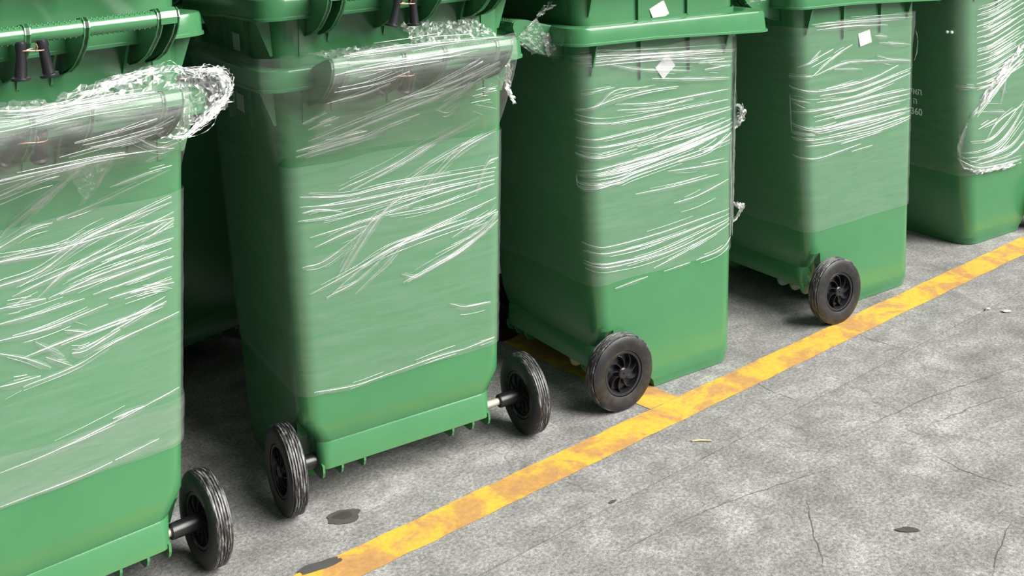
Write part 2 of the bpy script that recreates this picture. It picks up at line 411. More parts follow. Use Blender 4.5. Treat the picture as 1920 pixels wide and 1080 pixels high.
# ---------------- ground and surroundings ----------------
PHI=.6892; D=Vector((math.cos(PHI),math.sin(PHI),0)); NN=Vector((-math.sin(PHI),math.cos(PHI),0))
def DN(d,n,z=0): return D*d+NN*n+Vector((0,0,z))
def slab(name,d0,d1,n0,n1,z0,z1,mat,parent):
    mb=MB(); mb.box((0,0,z0),(d1-d0,n1-n0,z1))
    c=.004
    me=mb.mesh(name,mat,0)
    o=link(name,me,parent); o.location=DN(d0,n0); o.rotation_euler=(0,0,PHI); return o
floor=bpy.data.objects.new('floor',None); COL.objects.link(floor); floor['kind']='structure'
slab('concrete_slab',-6,14,1.9082,9,-.12,0,CONC,floor)
slab('concrete_slab',-6,14,-5,1.9006,-.12,-.0005,CONC,floor)
slab('joint_bed',-6,14,1.89,1.92,-.14,-.009,CRACK,floor)
# painted bay lines
def painted_strip(name,d0,d1,n0,n1,label):
    mb=MB(); nx=max(2,int((d1-d0)/.03)); ny=max(2,int((n1-n0)/.03)); vs=[]
    for i in range(nx+1):
        for j in range(ny+1):
            x=d0+(d1-d0)*i/nx; y=n0+(n1-n0)*j/ny
            if j in(0,ny): y+=noise.noise(Vector((x*14,y*3,1)))*.004+noise.noise(Vector((x*60,y*3,4)))*.002
            if i in(0,nx): x+=noise.noise(Vector((x*3,y*14,2)))*.004
            vs.append(tuple(DN(x,y,.0012)))
    fs=[(i*(ny+1)+j,(i+1)*(ny+1)+j,(i+1)*(ny+1)+j+1,i*(ny+1)+j+1) for i in range(nx) for j in range(ny)]
    mb.add(vs,fs)
    return link(name,mb.mesh(name,YELLOW,0),floor,label=label)
painted_strip('yellow_line',-3,10,2.0679,2.1667,'worn yellow painted line along the concrete')
painted_strip('yellow_line',2.080,2.184,2.1672,5.2,'yellow bay divider line running in between the bins')
def blob(name,c,rx,ry,rot,mat,seed,z=.0016):
    mb=MB(); n=40; vs=[(c[0],c[1],z)]
    for k in range(n):
        a=2*math.pi*k/n; q=1+.35*noise.noise(Vector((math.cos(a)*1.3+seed,math.sin(a)*1.3,seed)))+.1*noise.noise(Vector((math.cos(a)*5,math.sin(a)*5+seed,2)))
        x,y=rx*q*math.cos(a),ry*q*math.sin(a)
        vs.append((c[0]+x*math.cos(rot)-y*math.sin(rot),c[1]+x*math.sin(rot)+y*math.cos(rot),z))
    mb.add(vs,[(0,1+k,1+(k+1)%n) for k in range(n)])
    return link(name,mb.mesh(name,mat,0),floor)
blob('oil_stain',(-.503,2.552),.038,.030,.3,STAIN,3.1)
STAIN2=simple('rusty_oil_stain',(.04,.032,.027),.75,0,.35,50)
blob('oil_stain',(-.506,2.553),.022,.013,.3,STAIN2,4.4,.0020)
blob('oil_stain',(-.522,2.366),.052,.016,.5,STAIN,7.7,.0022)
blob('oil_stain',(.715,2.398),.026,.009,-.1,STAIN,1.2)
blob('oil_stain',(.10,2.56),.010,.005,.6,STAIN,5.2)
CR=[[(.207,2.446),(.311,2.513),(.423,2.571),(.537,2.623),(.645,2.679)],[(.669,2.8),(.808,2.89),(.951,2.988),(1.28,3.163)],[(.533,2.548),(.52,2.436),(.514,2.354),(.505,2.274)],
[(.901,2.838),(1.043,2.924),(1.216,3.011)],[(.873,3.456),(.923,3.362),(1.003,3.292)],[(.528,3.136),(.565,3.066),(.616,3.007)],[(.865,2.721),(.909,2.63),(.963,2.578),(1.019,2.539)],[(.088,2.35),(.207,2.446)],[(.945,2.417),(.87,2.31),(.827,2.229)]]
for k,L in enumerate(CR):
    pts=[]
    for a,b in zip(L[:-1],L[1:]):
        m=max(2,int((Vector(b)-Vector(a)).length/.012))
        pts+= [Vector(a).lerp(Vector(b),i/m) for i in range(m)]
    pts.append(Vector(L[-1])); mb=MB(); vs=[]
    for i,q in enumerate(pts):
        t=(pts[min(i+1,len(pts)-1)]-pts[max(i-1,0)]).normalized(); nn=Vector((-t.y,t.x))
        j=noise.noise(Vector((q.x*30,q.y*30,k)))*.007; wd=(.0008+.0008*noise.noise(Vector((q.x*50,q.y*50,9))))*(.25+.75*math.sin(math.pi*(i+.5)/(len(pts))))
        for sgn in(-1,1):
            r=q+nn*(j+sgn*abs(wd)); vs.append((r.x,r.y,.0006))
    mb.add(vs,[(2*i,2*i+2,2*i+3,2*i+1) for i in range(len(pts)-1)])
    link('crack',mb.mesh('crack',CRACK,0),floor)
# unseen roof and walls, added to keep sky light off the bins
mb=MB(); mb.box((0,0,0),(18,4.6,.12)); rf_=link('added_roof',mb.mesh('added_roof',BLOCKM,0),None,kind='structure'); rf_.location=DN(-6,1.55,3.1); rf_.rotation_euler=(0,0,PHI)  # added roof, out of view, cuts the sky from above
mb=MB(); mb.box((0,0,0),(16,.25,4.2)); wb=link('added_back_wall',mb.mesh('added_back_wall',BLOCKM,0),None,kind='structure')  # added wall, out of view, keeps light from behind the row
wb.location=DN(-5,5.6); wb.rotation_euler=(0,0,PHI)

mb=MB(); mb.box((-.25,0,0),(0,7.6,4.2)); wl=link('added_left_wall',mb.mesh('added_left_wall',BLOCKM,0),None,kind='structure'); wl.location=DN(-1.0,-2.0); wl.rotation_euler=(0,0,PHI)  # added wall, out of view, darkens the left faces
# ---------------- bin geometry (local: x across the rear, y from rear to front, z up) ----------------
def hw(z): return .2498+.0398*z
def yrear(z): return -.0311-.0515*z
def yfront(z): return .4443+.0418*z
NA=6
def arc(cx,cy,r,a0):
    return [(cx+r*math.cos(math.radians(a0+90*k/NA)),cy+r*math.sin(math.radians(a0+90*k/NA))) for k in range(NA+1)]
def sec(aw,ar,yn,yr,yf,rr,rf):
    return arc(ar-rr,yr+rr,rr,-90)+[(ar,yn),(aw,yn+.005)]+arc(aw-rf,yf-rf,rf,0)+arc(-aw+rf,yf-rf,rf,90)+[(-aw,yn+.005),(-ar,yn)]+arc(-ar+rr,yr+rr,rr,180)
def ring(z,rec=0,yr=None,dx=0,yn=.07,rr=.042,rf=.06,off=0):
    a=hw(z)-dx-off; y=yrear(z) if yr is None else yr
    return [(p[0],p[1],z) for p in sec(a,a-rec,yn,y+off,yfront(z)-dx-off,max(rr-off,.01),max(rf-off,.01))]
def body_mesh():
    mb=MB(); R=[]
    R.append(ring(.002,.04,.125,.004,.143,.012)); R.append(ring(.020,.04,.12,.0022,.138,.012)); R.append(ring(.026,.04,.115,.0,.133,.012)); R.append(ring(.06,.04,.085,.0,.103,.012))
    R.append(ring(.0895,.04,.05,0,.068,.012)); R.append([(x,y,.0895) for x,y,z in ring(.0895,.034,yrear(.095)-.003,0,.05,.02)])
    R.append(ring(.142,.031,yrear(.142),0,.022,.03)); R.append(ring(.150,.0285,yrear(.15)+.0035,0,.014,.035))
    R.append(ring(.160,.024,yrear(.160),0,.006,.038)); R.append(ring(.198,.0,yn=.004)); R.append(ring(.215,.0,yn=.004))
    for z in (.35,.5,.65,.8,.95,1.02): R.append(ring(z))
    for z in (1.02,.8,.5,.22): R.append(ring(z,off=.0045))
    R.append(ring(.13,off=.03))
    mb.loft(R,True,True,True); return mb.mesh('body',GREEN,22)
def ztop(y): return 1.024-.03*(y+.12)
def rim_mesh():
    mb=MB(); ins=[(p[0],p[1]) for p in ring(1.02)]
    out=sec(.328,.328,.13,-.122,.562,.055,.05); R=[]
    for t,dz,dp in [(-.03,.0,0),(.0,.0,0),(.86,0,0),(.95,-.002,0),(1.0,-.008,0),(1.04,-.040,1),(1.10,-.041,1),(1.11,-.047,1),(.98,-.047,1),(.90,-.038,1),(.86,-.009,0),(-.02,-.009,0)]:
        r=[]
        for (xi,yi),(xo,yo) in zip(ins,out):
            x=xi+(xo-xi)*t; y=yi+(yo-yi)*t
            k=min(1,max(0,(y-.34)/.10)); k=k*k*(3-2*k)
            r.append((x,y,ztop(y)+dz-dp*.014*k))
        R.append(r)
    R.append(R[0]); mb.loft(R); return mb.mesh('rim',GREEN,40)
def fin_profile():
    o=[(-.112,1.022),(-.19,1.046),(-.222,1.050),(-.233,1.044),(-.236,1.032),(-.231,1.016),(-.219,.999),(-.202,.985),(-.184,.971),(-.163,.957),(-.125,.942),(-.074,.932)]
    return o
FP=fin_profile()
MESH={}
def prep():
    MESH['body']=body_mesh(); MESH['rim']=rim_mesh()
    mb=MB(); mb.prism_x(FP+[(-.07,1.0),(-.09,1.018)],-.003,.003)
    o=FP[2:]; i=[(y+.006,z-.002) if z<1.04 else (y,z-.006) for y,z in o]
    mb.prism_x(o+list(reversed(i)),-.0052,.0052)
    MESH['handle_rib']=mb.mesh('handle_rib',GREEN,0)
    mb=MB(); o=FP[:6]; o=[(y-.001,z+.001) for y,z in o]; o[-1]=(-.2355,1.021)
    i=[(-.112,1.014),(-.188,1.038),(-.218,1.043),(-.226,1.038),(-.229,1.03),(-.230,1.022)]
    mb.prism_x(o+list(reversed(i)),-.0155,.0155); MESH['handle_bracket']=mb.mesh('handle_bracket',GREEN,0)
    mb=MB(); mb.tube([(-.186,-.2185,1.031),(.186,-.2185,1.031)],.0155,20); MESH['handle_bar']=mb.mesh('handle_bar',GREEN,40)
    mb=MB()
    for k in range(38):
        x=-.176+k*.0095
        if min(abs(x-.05),abs(x+.05))<.006: continue
        for a in (-125,-70,60,100):
            c=(x+.003*(a>0),-.2185-.0153*math.cos(math.radians(a+180))*-1 if False else -.2185+.0153*math.cos(math.radians(a+180)),1.031+.0153*math.sin(math.radians(a)))
            r=.0027; mb.add([(c[0]+r,c[1],c[2]),(c[0]-r,c[1],c[2]),(c[0],c[1]+r,c[2]),(c[0],c[1]-r,c[2]),(c[0],c[1],c[2]+r),(c[0],c[1],c[2]-r)],
              [(0,2,4),(2,1,4),(1,3,4),(3,0,4),(2,0,5),(1,2,5),(3,1,5),(0,3,5)])
    MESH['grip_dots']=mb.mesh('grip_dots',GREEN,90)
    mb=MB(); mb.prism_x([(-.118,.982),(-.07,.982),(-.070,.905),(-.080,.915),(-.100,.955)],-.0025,.0025); MESH['rear_gusset']=mb.mesh('rear_gusset',GREEN,0)
    mb=MB(); mb.prism_y([(.282,.985),(.322,.978),(.316,.965),(.289,.892),(.282,.892)],-.0025,.0025); MESH['corner_gusset']=mb.mesh('corner_gusset',GREEN,0)
    mb=MB(); mb.prism_y([(.280,.985),(.300,.980),(.2915,.862),(.280,.862)],-.0035,.0035); MESH['side_fin']=mb.mesh('side_fin',GREEN,0)
    mb=MB(); mb.prism_x([(.47,.955),(.552,.950),(.545,.935),(.483,.872),(.47,.872)],-.003,.003); MESH['front_gusset']=mb.mesh('front_gusset',GREEN,0)
    mb=MB(); mb.prism_x([(-.06,1.0),(-.087,.985),(-.0795,.89),(-.06,.89)],-.006,.006); MESH['rear_ridge']=mb.mesh('rear_ridge',GREEN,0)
    mb=MB(); y=yrear(.09)-.002; mb.prism_x([(y,.097),(y-.001,.082),(y+.004,.070),(y+.016,.063),(.02,.062),(.08,.075),(.125,.09),(.125,.116),(.0,.116)],-.0026,.0026); MESH['base_rib']=mb.mesh('base_rib',GREEN,0)
    # wheel, outer side towards +x
    g=[(-.0185,.060),(-.0205,.066),(-.0215,.080),(-.0205,.090),(-.0175,.0962)]
    for x in (-.0145,-.0085,-.0025,.0035,.0095): g+= [(x-.0008,.0988),(x+.0006,.1),(x+.0032,.1),(x+.0046,.0988),(x+.0049,.0962),(x+.0054,.0962)]
    g=g[:-1]+[(.0175,.0962),(.0205,.090),(.0215,.080),(.0205,.066),(.0185,.060)]
    mb=MB(); mb.lathe_x(g,64); MESH['wheel']=mb.mesh('wheel',RUBBER,28)
    mb=MB(); mb.lathe_x([(.0,.002),(.0185,.002),(.0185,.012),(.016,.0145),(.006,.0155),(-.001,.020),(-.001,.046),(.010,.051),(.0165,.052),(.0172,.058),(.015,.0605),(-.015,.0605),(-.0172,.058),(-.0165,.052),(-.010,.051),(-.005,.046),(-.005,.018),(-.016,.0175),(-.075,.0165),(-.077,.015),(-.077,.009),(-.0,.008)],48)
    MESH['hub']=mb.mesh('hub',BLACK,30)
    def spoke(x0,x1):
        mb=MB(); vs=[]
        for i in range(7):
            t=i/6; r=.013+.038*t; a=.55*t*t
            for w in(-.0008,.0008):
                c,s=math.cos(a),math.sin(a); y=r*c-w*s; z=r*s+w*c
                vs+= [(x0,y,z),(x1-(.003 if i in(0,6) else 0)-.004*t,y,z)]
        mb.loft([[vs[4*i],vs[4*i+2],vs[4*i+3],vs[4*i+1]] for i in range(7)],True,True,True); return mb.mesh('spoke',BLACK,40)
    MESH['spoke']=spoke(-.002,.0165); MESH['spoke_in']=spoke(-.0165,-.006) if False else spoke(-.0150,-.006)
    mb=MB(); mb.tube([(-.36,0,.1),(.36,0,.1)],.0088,16); MESH['axle']=mb.mesh('axle',ZINC,40)
    mb=MB(); mb.box((-.0275,-.0006,-.021),(.0275,.0006,.021)); MESH['sticker']=mb.mesh('sticker',PAPER,0)
prep()
LX=(.215,.183,.05,-.05,-.183,-.215)
def make_bin(name,label,loc,rz,wheels=None,sticker=None,fine=True,group=None):
    t=thing(name,label,'bin',loc,rz,group)
    link('body',MESH['body'],t); link('rim',MESH['rim'],t)
    link('handle_bar',MESH['handle_bar'],t)
    if fine: link('grip_dots',MESH['grip_dots'],t,kind='stuff')
    for x in LX: link('handle_rib',MESH['handle_rib'],t,(x,0,0))
    for x in (.199,-.199): link('handle_bracket',MESH['handle_bracket'],t,(x,0,0))
    if fine:
        for x in (-.165,-.03,.03,.165): link('rear_gusset',MESH['rear_gusset'],t,(x,0,0))
        for x in (-.228,.228): link('rear_ridge',MESH['rear_ridge'],t,(x,0,0))
        for s in (0,math.pi):
            o=link('corner_gusset',MESH['corner_gusset'],t,(0,-.045,0)); o.scale=(1 if s==0 else -1,1,1)
            o=link('corner_gusset',MESH['corner_gusset'],t,(0,.415,0)); o.scale=(1 if s==0 else -1,1,1)
            for y in (.115,.285):
                o=link('side_fin',MESH['side_fin'],t,(0,y,0)); o.scale=(1 if s==0 else -1,1,1)
        for x in (-.2,.2): link('front_gusset',MESH['front_gusset'],t,(x,0,0))
    if wheels:
        TL,TR=wheels
        a=link('axle',MESH['axle'],t); a.scale=((TL+TR)/2/.36,1,1); a.location=((TR-TL)/2,0,0)
        for sgn,T in ((1,TR),(-1,TL)):
            w_=link('wheel',MESH['wheel'],t,(sgn*T,0,.1)); spin=random.uniform(0,6.28)
            w_.rotation_euler=(spin,0,0) if sgn>0 else (spin,0,math.pi)
            link('hub',MESH['hub'],w_)
            for k in range(9):
                for key in ('spoke','spoke_in'):
                    s_=link('spoke',MESH[key],w_); s_.rotation_euler=(2*math.pi*k/9,0,0)
        for x in (-.215,-.17,-.115,.115,.17,.215): link('base_rib',MESH['base_rib'],t,(x,0,0))
    if sticker:
        side,y,z,rot=sticker
        s_=link('sticker',MESH['sticker'],t,(side*(hw(z)+.0014),y,z),label='small white paper sticker')
        s_.rotation_euler=Matrix.Rotation(side*math.pi/2,3,'Z').to_euler() if False else (0,0,0)
        s_.matrix_local=Matrix.Translation((side*(hw(z)+.0016),y,z))@Matrix.Rotation(side*math.pi/2,4,'Z')@Matrix.Rotation(side*math.atan(.0398)*-1,4,'X')@Matrix.Rotation(rot,4,'Y')
    return t
B=[(-1.0008,2.1958,.6962,(.29,.3081)),(-.3878,2.7327,.5503,(.2898,.3403)),(-.0072,3.2541,-.9922,(.30,.2904)),(.674,3.7857,-.9972,(.30,.3218)),(1.722,4.585,2.143,(.30,.30))]
STEP=.1545
names=['bottom green bin of the leftmost stack, rear wheels and bundled film facing out','bottom green bin of the second stack from left, both rear wheels showing','bottom green bin of the middle stack, one spoked wheel by the yellow junction','bottom green bin of the fourth stack, dusty spoked wheel touching the yellow line','bottom green bin of the rightmost stack, white lettering on its dark face']
mid=['second green bin nested in the leftmost stack, hinge pins hanging uncovered from its handle','second green bin nested in the second stack, handle cut by the photo top','second green bin nested in the middle stack, tilted white sticker above the rim','second green bin nested in the fourth stack, almost out of the frame','second green bin nested in the rightmost stack, out of frame above the torn film']
top=['third green bin nested in the leftmost stack, only its wall visible','third green bin nested in the second stack, above the frame','third green bin nested in the middle stack, above the frame','third green bin nested in the fourth stack, above the frame','third green bin nested in the rightmost stack, above the frame']
ROOT=[]
for i,(x,y,t,wh) in enumerate(B):
    st0={2:(1,.201,.883,-.62),3:(1,.215,.851,-.15),1:(-1,.20,.91,.05)}.get(i); st1={2:(1,.188,.880,-.38),1:(-1,.205,.90,0)}.get(i)
    ROOT.append(make_bin('wheeled_bin',names[i],(x,y,0),t,wh,st0,True,'nested green wheeled bins'))
    make_bin('wheeled_bin',mid[i],(x,y,STEP),t,None,st1,True,'nested green wheeled bins')
    make_bin('wheeled_bin',top[i],(x,y,2*STEP),t,None,None,False,'nested green wheeled bins')
# second row: one bin seen in a gap, others added to make gaps dark
for k,(x,y,t,lb) in enumerate([(-1.12,3.37,.90,'green bin in the dark gap behind the two leftmost stacks'),(-.62,3.95,.72,'green bin hidden in the dark behind the second and middle stacks'),(.25,4.42,.66,'green bin in the shade behind the middle stack'),(1.05,5.02,.66,'green bin in the shade behind the fourth stack'),(-1.95,2.75,.75,'green bin in the shade behind the leftmost stack')]):
    make_bin('wheeled_bin',lb,(x,y,0),t,(.29,.29),None,False,'second row of green bins')
    make_bin('wheeled_bin',lb.replace('green bin','upper nested green bin'),(x,y,STEP),t,None,None,False,'second row of green bins')
# lettering on the rightmost bin
def text_part(body,x,z,size,parent):
    cu=bpy.data.curves.new('lettering','FONT'); cu.body=body; cu.size=size; cu.extrude=.0003; cu.align_x='CENTER'; cu.resolution_u=3; cu.offset=.0007
    o=bpy.data.objects.new('lettering_curve',cu); COL.objects.link(o)
    dg=bpy.context.evaluated_depsgraph_get(); me=bpy.data.meshes.new_from_object(o.evaluated_get(dg)); me.name='lettering'
    bpy.data.objects.remove(o); me.materials.clear(); me.materials.append(WHITE)
    q=link('lettering',me,parent,label='white printed lettering')
    q.matrix_local=Matrix.Translation((x,yfront(z)+.0012,z))@Matrix.Rotation(math.pi,4,'Z')@Matrix.Rotation(math.pi/2+math.atan(.0418),4,'X')
text_part('\u05d9\u05d0\u05d4',-.064,.535,.034,ROOT[4]); text_part('\u05d4',-.055,.500,.030,ROOT[4]); text_part('360',-.058,.458,.036,ROOT[4])

# ---------------- hinge pins wired to the handle ribs ----------------
def pin_mesh():
    mb=MB(); pr=[(.0,.001),(.0,.008),(-.003,.0105),(-.012,.0112),(-.016,.0095),(-.020,.0088),(-.060,.0108),(-.064,.0112),(-.066,.0165),(-.069,.0172),(-.071,.0165),(-.071,.001)]
    rings=[[(r*math.cos(2*math.pi*k/20),r*math.sin(2*math.pi*k/20),z) for k in range(20)] for z,r in pr]
    mb.loft(rings,True,True,True); return mb.mesh('pin',BLACK,35)
PIN=pin_mesh()
for v_ in PIN.vertices: v_.co*=.93
def pins(label,b,z,ang,sw,y=-.25):
    x,yy,t,_=B[b]; c,s=math.cos(t),math.sin(t); lx,ly=-.05,y
    r=thing('hinge_pin_pair',label,'hinge pins',(x+lx*c-ly*s,yy+lx*s+ly*c,z),t,'hinge pins wired to handles')
    for sg,a in zip((-1,1),ang):
        p=link('pin',PIN,r,(sg*.0165,0,0)); p.rotation_euler=(sw,-a if False else a,0)
    mb=MB(); pts=[]
    for k in range(25):
        a=2*math.pi*k/24; pts.append((.0245*math.cos(a),.0125*math.sin(a)+.001,-.0165+.0015*math.sin(2*a)))
    mb.tube(pts,.0011,6); mb.tube([(.003,-.012,-.016),(.005,-.018,-.011),(.002,-.021,-.004)],.0010,6)
    link('wire_tie',mb.mesh('wire_tie',WIRE,60),r)
pins('black hinge pin pair hanging uncovered from the upper handle of the leftmost stack',0,1.178,(.06,-.16),0)
pins('black hinge pin pair behind film on the lower handle of the leftmost stack',0,1.016,(.45,-.05),.55,-.222)
pins('black hinge pin pair hanging from the upper handle of the second stack',1,1.172,(.28,-.02),0)
pins('black hinge pin pair behind film on the lower handle of the second stack',1,1.012,(.48,.02),.55,-.222)

# ---------------- stretch film ----------------
ZM={0:.82,1:.80}; ZLO={0:.305,1:.269,2:.325,3:.272,4:.262}; ZHI={0:1.056,1:1.056,2:.945,3:.915,4:.95}
OFF=.0036
def resample(poly,n):
    P_=[Vector(p) for p in poly]; P_.append(P_[0]); L=[0]
    for a,b in zip(P_[:-1],P_[1:]): L.append(L[-1]+(b-a).length)
    out=[]; j=0
    for k in range(n):
        s=L[-1]*k/n
        while L[j+1]<s: j+=1
        u=(s-L[j])/max(1e-9,L[j+1]-L[j]); out.append(P_[j].lerp(P_[j+1],u))
    return out
def bulge(i,z):
    k=max(0,min(1,(z-.80)/.07)); return .0065*k*k*(3-2*k) if i>1 else 0
def film_ring(i,z,off,n=220):
    off=off+bulge(i,z)
    b=[(p[0],p[1]) for p in ring(min(z,1.02),off=-off,rr=.042,rf=.06)]
    body=resample([(x,y) for x,y in b],n)
    if i>1: return body
    t=max(0,min(1,(z-ZM[i])/(1.05-ZM[i])))
    if t==0: return body
    out=[]
    for p in body:
        x,y=p
        # towards the hull of rim and handle
        ye=-.24+max(0,abs(x)-.215)*1.05
        yh=min(y,ye) if y<.1 else y
        xs=x*(1+(.335/.292-1)*t)
        if y<.1: yv=y+(min(ye,y)-y)*t
        else: yv=y+(.565-.487)*t*max(0,(y-.3)/.2)
        out.append(Vector((xs,yv)))
    return out
def membrane(i,z0,z1,off,rows,seed,rag,parent,name='upper_band'):
    "film pulled from the body out over rim and handle; open at the right end"
    mb=MB(); R=[]; cols=150
    pos=[]
    for j in range(cols+1):
        s=j/cols
        pos.append(s)
    for k in range(rows+1):
        z=z0+(z1-z0)*k/rows; t=max(0,min(1,(z-ZM[i])/(1.0-ZM[i]))); r=[]
        a=hw(min(z,1.02)); yb=yrear(min(z,1.02))-off
        # path: left side (from y=.42) -> rear left corner -> handle -> right end
        xr=(a-.03)*(1-min(t,1))+.226*min(t,1); xl=a+off+(.338-a)*min(t,1)
        yc=yb+.045+(-.118-yb-.045)*min(t,1); yh=yb+(-.243-yb)*t
        P_=[Vector((-xl,.42)),Vector((-xl,.2)),Vector((-xl,yc)),Vector((-xl+.045,yc-.045+.02*min(t,1))),Vector((-.222-.02*(1-min(t,1)),yh)),Vector((xr,yh)),Vector((xr+.003,yh+.008))]
        if name=='upper_band': P_=P_[3:]
        L=[0]
        for p,q in zip(P_[:-1],P_[1:]): L.append(L[-1]+(q-p).length)
        for s in pos:
            l=s*L[-1]; m=0
            while m<len(L)-2 and L[m+1]<l: m+=1
            p=P_[m].lerp(P_[m+1],(l-L[m])/max(1e-9,L[m+1]-L[m])); zz=z
            if k==0: zz+=rag*noise.noise(Vector((p.x*9,p.y*9,seed)))+rag*noise.noise(Vector((p.x*25,p.y*25,seed+3)))
            if k==rows: zz+=rag*1.3*noise.noise(Vector((p.x*30,p.y*30,seed+8)))
            d=.002*noise.noise(Vector((p.x*5,p.y*5,z*40+p.x*18+seed)))+.0016*noise.noise(Vector((p.x*12,p.y*12,z*95+p.x*45+seed)))
            c=Vector((p.x,p.y-.2)).normalized(); r.append((p.x+c.x*d,p.y+c.y*d,zz))
        R.append(r)
    mb.loft(R,False); me=mb.mesh(name,FILM,0)
    for f in me.polygons: f.use_smooth=True
    return link(name,me,parent)
def sheet(i,z0,z1,off,rows,seed,mat,slope=0,name='sheet',parent=None,rag=0,u0=0,u1=1):
    mb=MB(); n=220; R=[]
    for k in range(rows+1):
        z=z0+(z1-z0)*k/rows; r=[]
        for j,p in enumerate(film_ring(i,z,off,n)):
            zz=z
            if k==0: zz+=.006*noise.noise(Vector((p.x*9,p.y*9,seed)))+rag*noise.noise(Vector((p.x*25,p.y*25,seed+3)))
            if k==rows: zz+=.008*noise.noise(Vector((p.x*9,p.y*9,seed+5)))+rag*1.3*noise.noise(Vector((p.x*30,p.y*30,seed+8)))
            d=.0014*noise.noise(Vector((p.x*5,p.y*5,z*40+seed)))+.0010*noise.noise(Vector((p.x*14,p.y*14,z*90+p.x*25+seed)))
            c=Vector((p.x,p.y-.2)); c.normalize()
            r.append((p.x+c.x*(d+.001),p.y+c.y*(d+.001),zz))
        R.append(r)
    mb.loft(R,True); me=mb.mesh(name,mat,0)
    for f in me.polygons: f.use_smooth=True
    return link(name,me,parent)
def surf(i,u,z):
    "point and outward normal on the film of stack i; u runs along the visible face"
    if i<2:
        zm=ZM[i]; y=yrear(z)-OFF
        if z>zm: t=min((z-zm)/(1.0-zm),1.0); y=y+(-.243-y)*t; nn=Vector((0,-1,-.5 if t<1 else 0))
        else: nn=Vector((0,-1,0))
        a=abs(u)-(hw(z)-.045)
        if a>0 and z<zm: y+=a*a*4
        return Vector((u,y,z)),nn.normalized()
    s=1 if i<4 else -1
    x=hw(z)+OFF+bulge(i,z)
    lo=yrear(z)+.042; hi=yfront(z)-.06
    # follow the rounded corners
    def wrap(d,r):
        a=min(d/r,1.5); return r*math.sin(a),r*(1-math.cos(a)),a
    if u<lo:
        dy,dx,a=wrap(lo-u,.048); return Vector((s*(x-dx),lo-dy,z)),Vector((s*math.cos(a),-math.sin(a),0))
    if u>hi:
        dy,dx,a=wrap(u-hi,.066); return Vector((s*(x-dx),hi+dy,z)),Vector((s*math.cos(a),math.sin(a),0))
    return Vector((s*x,u,z)),Vector((s,0,0))
def fold_strand(mb,i,pts,w,h):
    # pts: (u,z) polyline -> tapered raised pleat lying on the film
    n=len(pts); prev=None; o=len(mb.v)
    for k,(u,z) in enumerate(pts):
        P_,nn=surf(i,u,z); Q,_=surf(i,*pts[min(k+1,n-1)]); Q0,_=surf(i,*pts[max(k-1,0)])
        t=(Q-Q0).normalized(); b=nn.cross(t).normalized()
        tt=(k+.5)/n; ww=w*(math.sin(math.pi*tt)**.55)*(.75+.5*noise.noise(Vector((u*40,z*40,w*1000))))
        ww=max(ww,.0002); hh=h*ww/w
        mb.v+= [tuple(P_+nn*.0012-b*ww),tuple(P_+nn*(hh+.0018)),tuple(P_+nn*.0012+b*ww)]
        if k:
            for q in(0,1): mb.f.append((o+3*k-3+q,o+3*k+q,o+3*k+q+1,o+3*k-2+q))
def catmull(p,n):
    out=[]; P_=[Vector(a) for a in p]; P_=[P_[0]*2-P_[1]]+P_+[P_[-1]*2-P_[-2]]
    segs=len(P_)-3
    for k in range(n+1):
        s=segs*k/n; j=min(int(s),segs-1); u=s-j; a,b,c,d=P_[j:j+4]
        out.append(.5*((2*b)+(c-a)*u+(2*a-5*b+4*c-d)*u*u+(3*b-a-3*c+d)*u**3))
    return out
def make_folds(i,parent):
    mb=MB(); soft=MB()
    for (k,w,nch,q) in FOLDS:
        if k!=i: continue
        pts=[(q[2*a],q[2*a+1]) for a in range(len(q)//2)]
        L=sum((Vector(b)-Vector(a)).length for a,b in zip(pts[:-1],pts[1:])); ns=max(6,int(L/.014))
        base=catmull(pts,ns); wd=w*.00034
        fold_strand(mb,i,[(p.x,p.y) for p in base],wd*.75,wd*.8); fold_strand(soft,i,[(p.x,p.y-.002) for p in base],wd*4.2+.002,wd*.45)
        for c in range(nch*2):
            a=random.uniform(0,.55); b=random.uniform(a+.25,1.0); o0=random.gauss(0,.009); o1=o0+random.gauss(0,.004)
            sub=[]
            m=max(5,int(ns*(b-a)))
            for s in range(m+1):
                tt=a+(b-a)*s/m; p=base[min(ns,int(tt*ns))]; f=tt*ns-int(tt*ns); p2=base[min(ns,int(tt*ns)+1)]; p=p.lerp(p2,f)
                sub.append((p.x,p.y+o0+(o1-o0)*s/m))
            w2=wd*random.uniform(.2,.55); fold_strand(mb,i,sub,w2,w2)
    me=mb.mesh('fold',FOLD,0)
    for f in me.polygons: f.use_smooth=True
    ms=soft.mesh('soft_pleats',SOFT,0)
    for f in ms.polygons: f.use_smooth=True
    link('soft_pleats',ms,parent,kind='stuff')
    return link('pleats',me,parent,kind='stuff')
def crumple(name,quad,nu,nv,amp,fr,seed,parent,mat=None,sag=0):
    "small sheet of film crushed into sharp facets"
    mb=MB(); a,b,c,d=[Vector(p) for p in quad]; nn=(b-a).cross(d-a).normalized(); vs=[]
    for i in range(nu+1):
        for j in range(nv+1):
            u,v=i/nu,j/nv; p=a.lerp(b,u).lerp(d.lerp(c,u),v)
            s=p*fr+Vector((seed,seed*2,0))
            h=(abs(noise.noise(s))+.5*abs(noise.noise(s*2.3))+.3*noise.noise(s*5))*amp
            e=min(1,4*u,4*(1-u),4*v,4*(1-v)); jig=Vector([noise.noise(s*3+Vector((q*9,0,0))) for q in(1,2,3)])*amp*.5
            vs.append(p+nn*h*(.3+.7*e)+jig+nn*sag*math.sin(math.pi*v))
    mb.add(vs,[(i*(nv+1)+j,(i+1)*(nv+1)+j,(i+1)*(nv+1)+j+1,i*(nv+1)+j+1) for i in range(nu) for j in range(nv)])
    return link(name,mb.mesh(name,mat or CRUMP,0),parent)
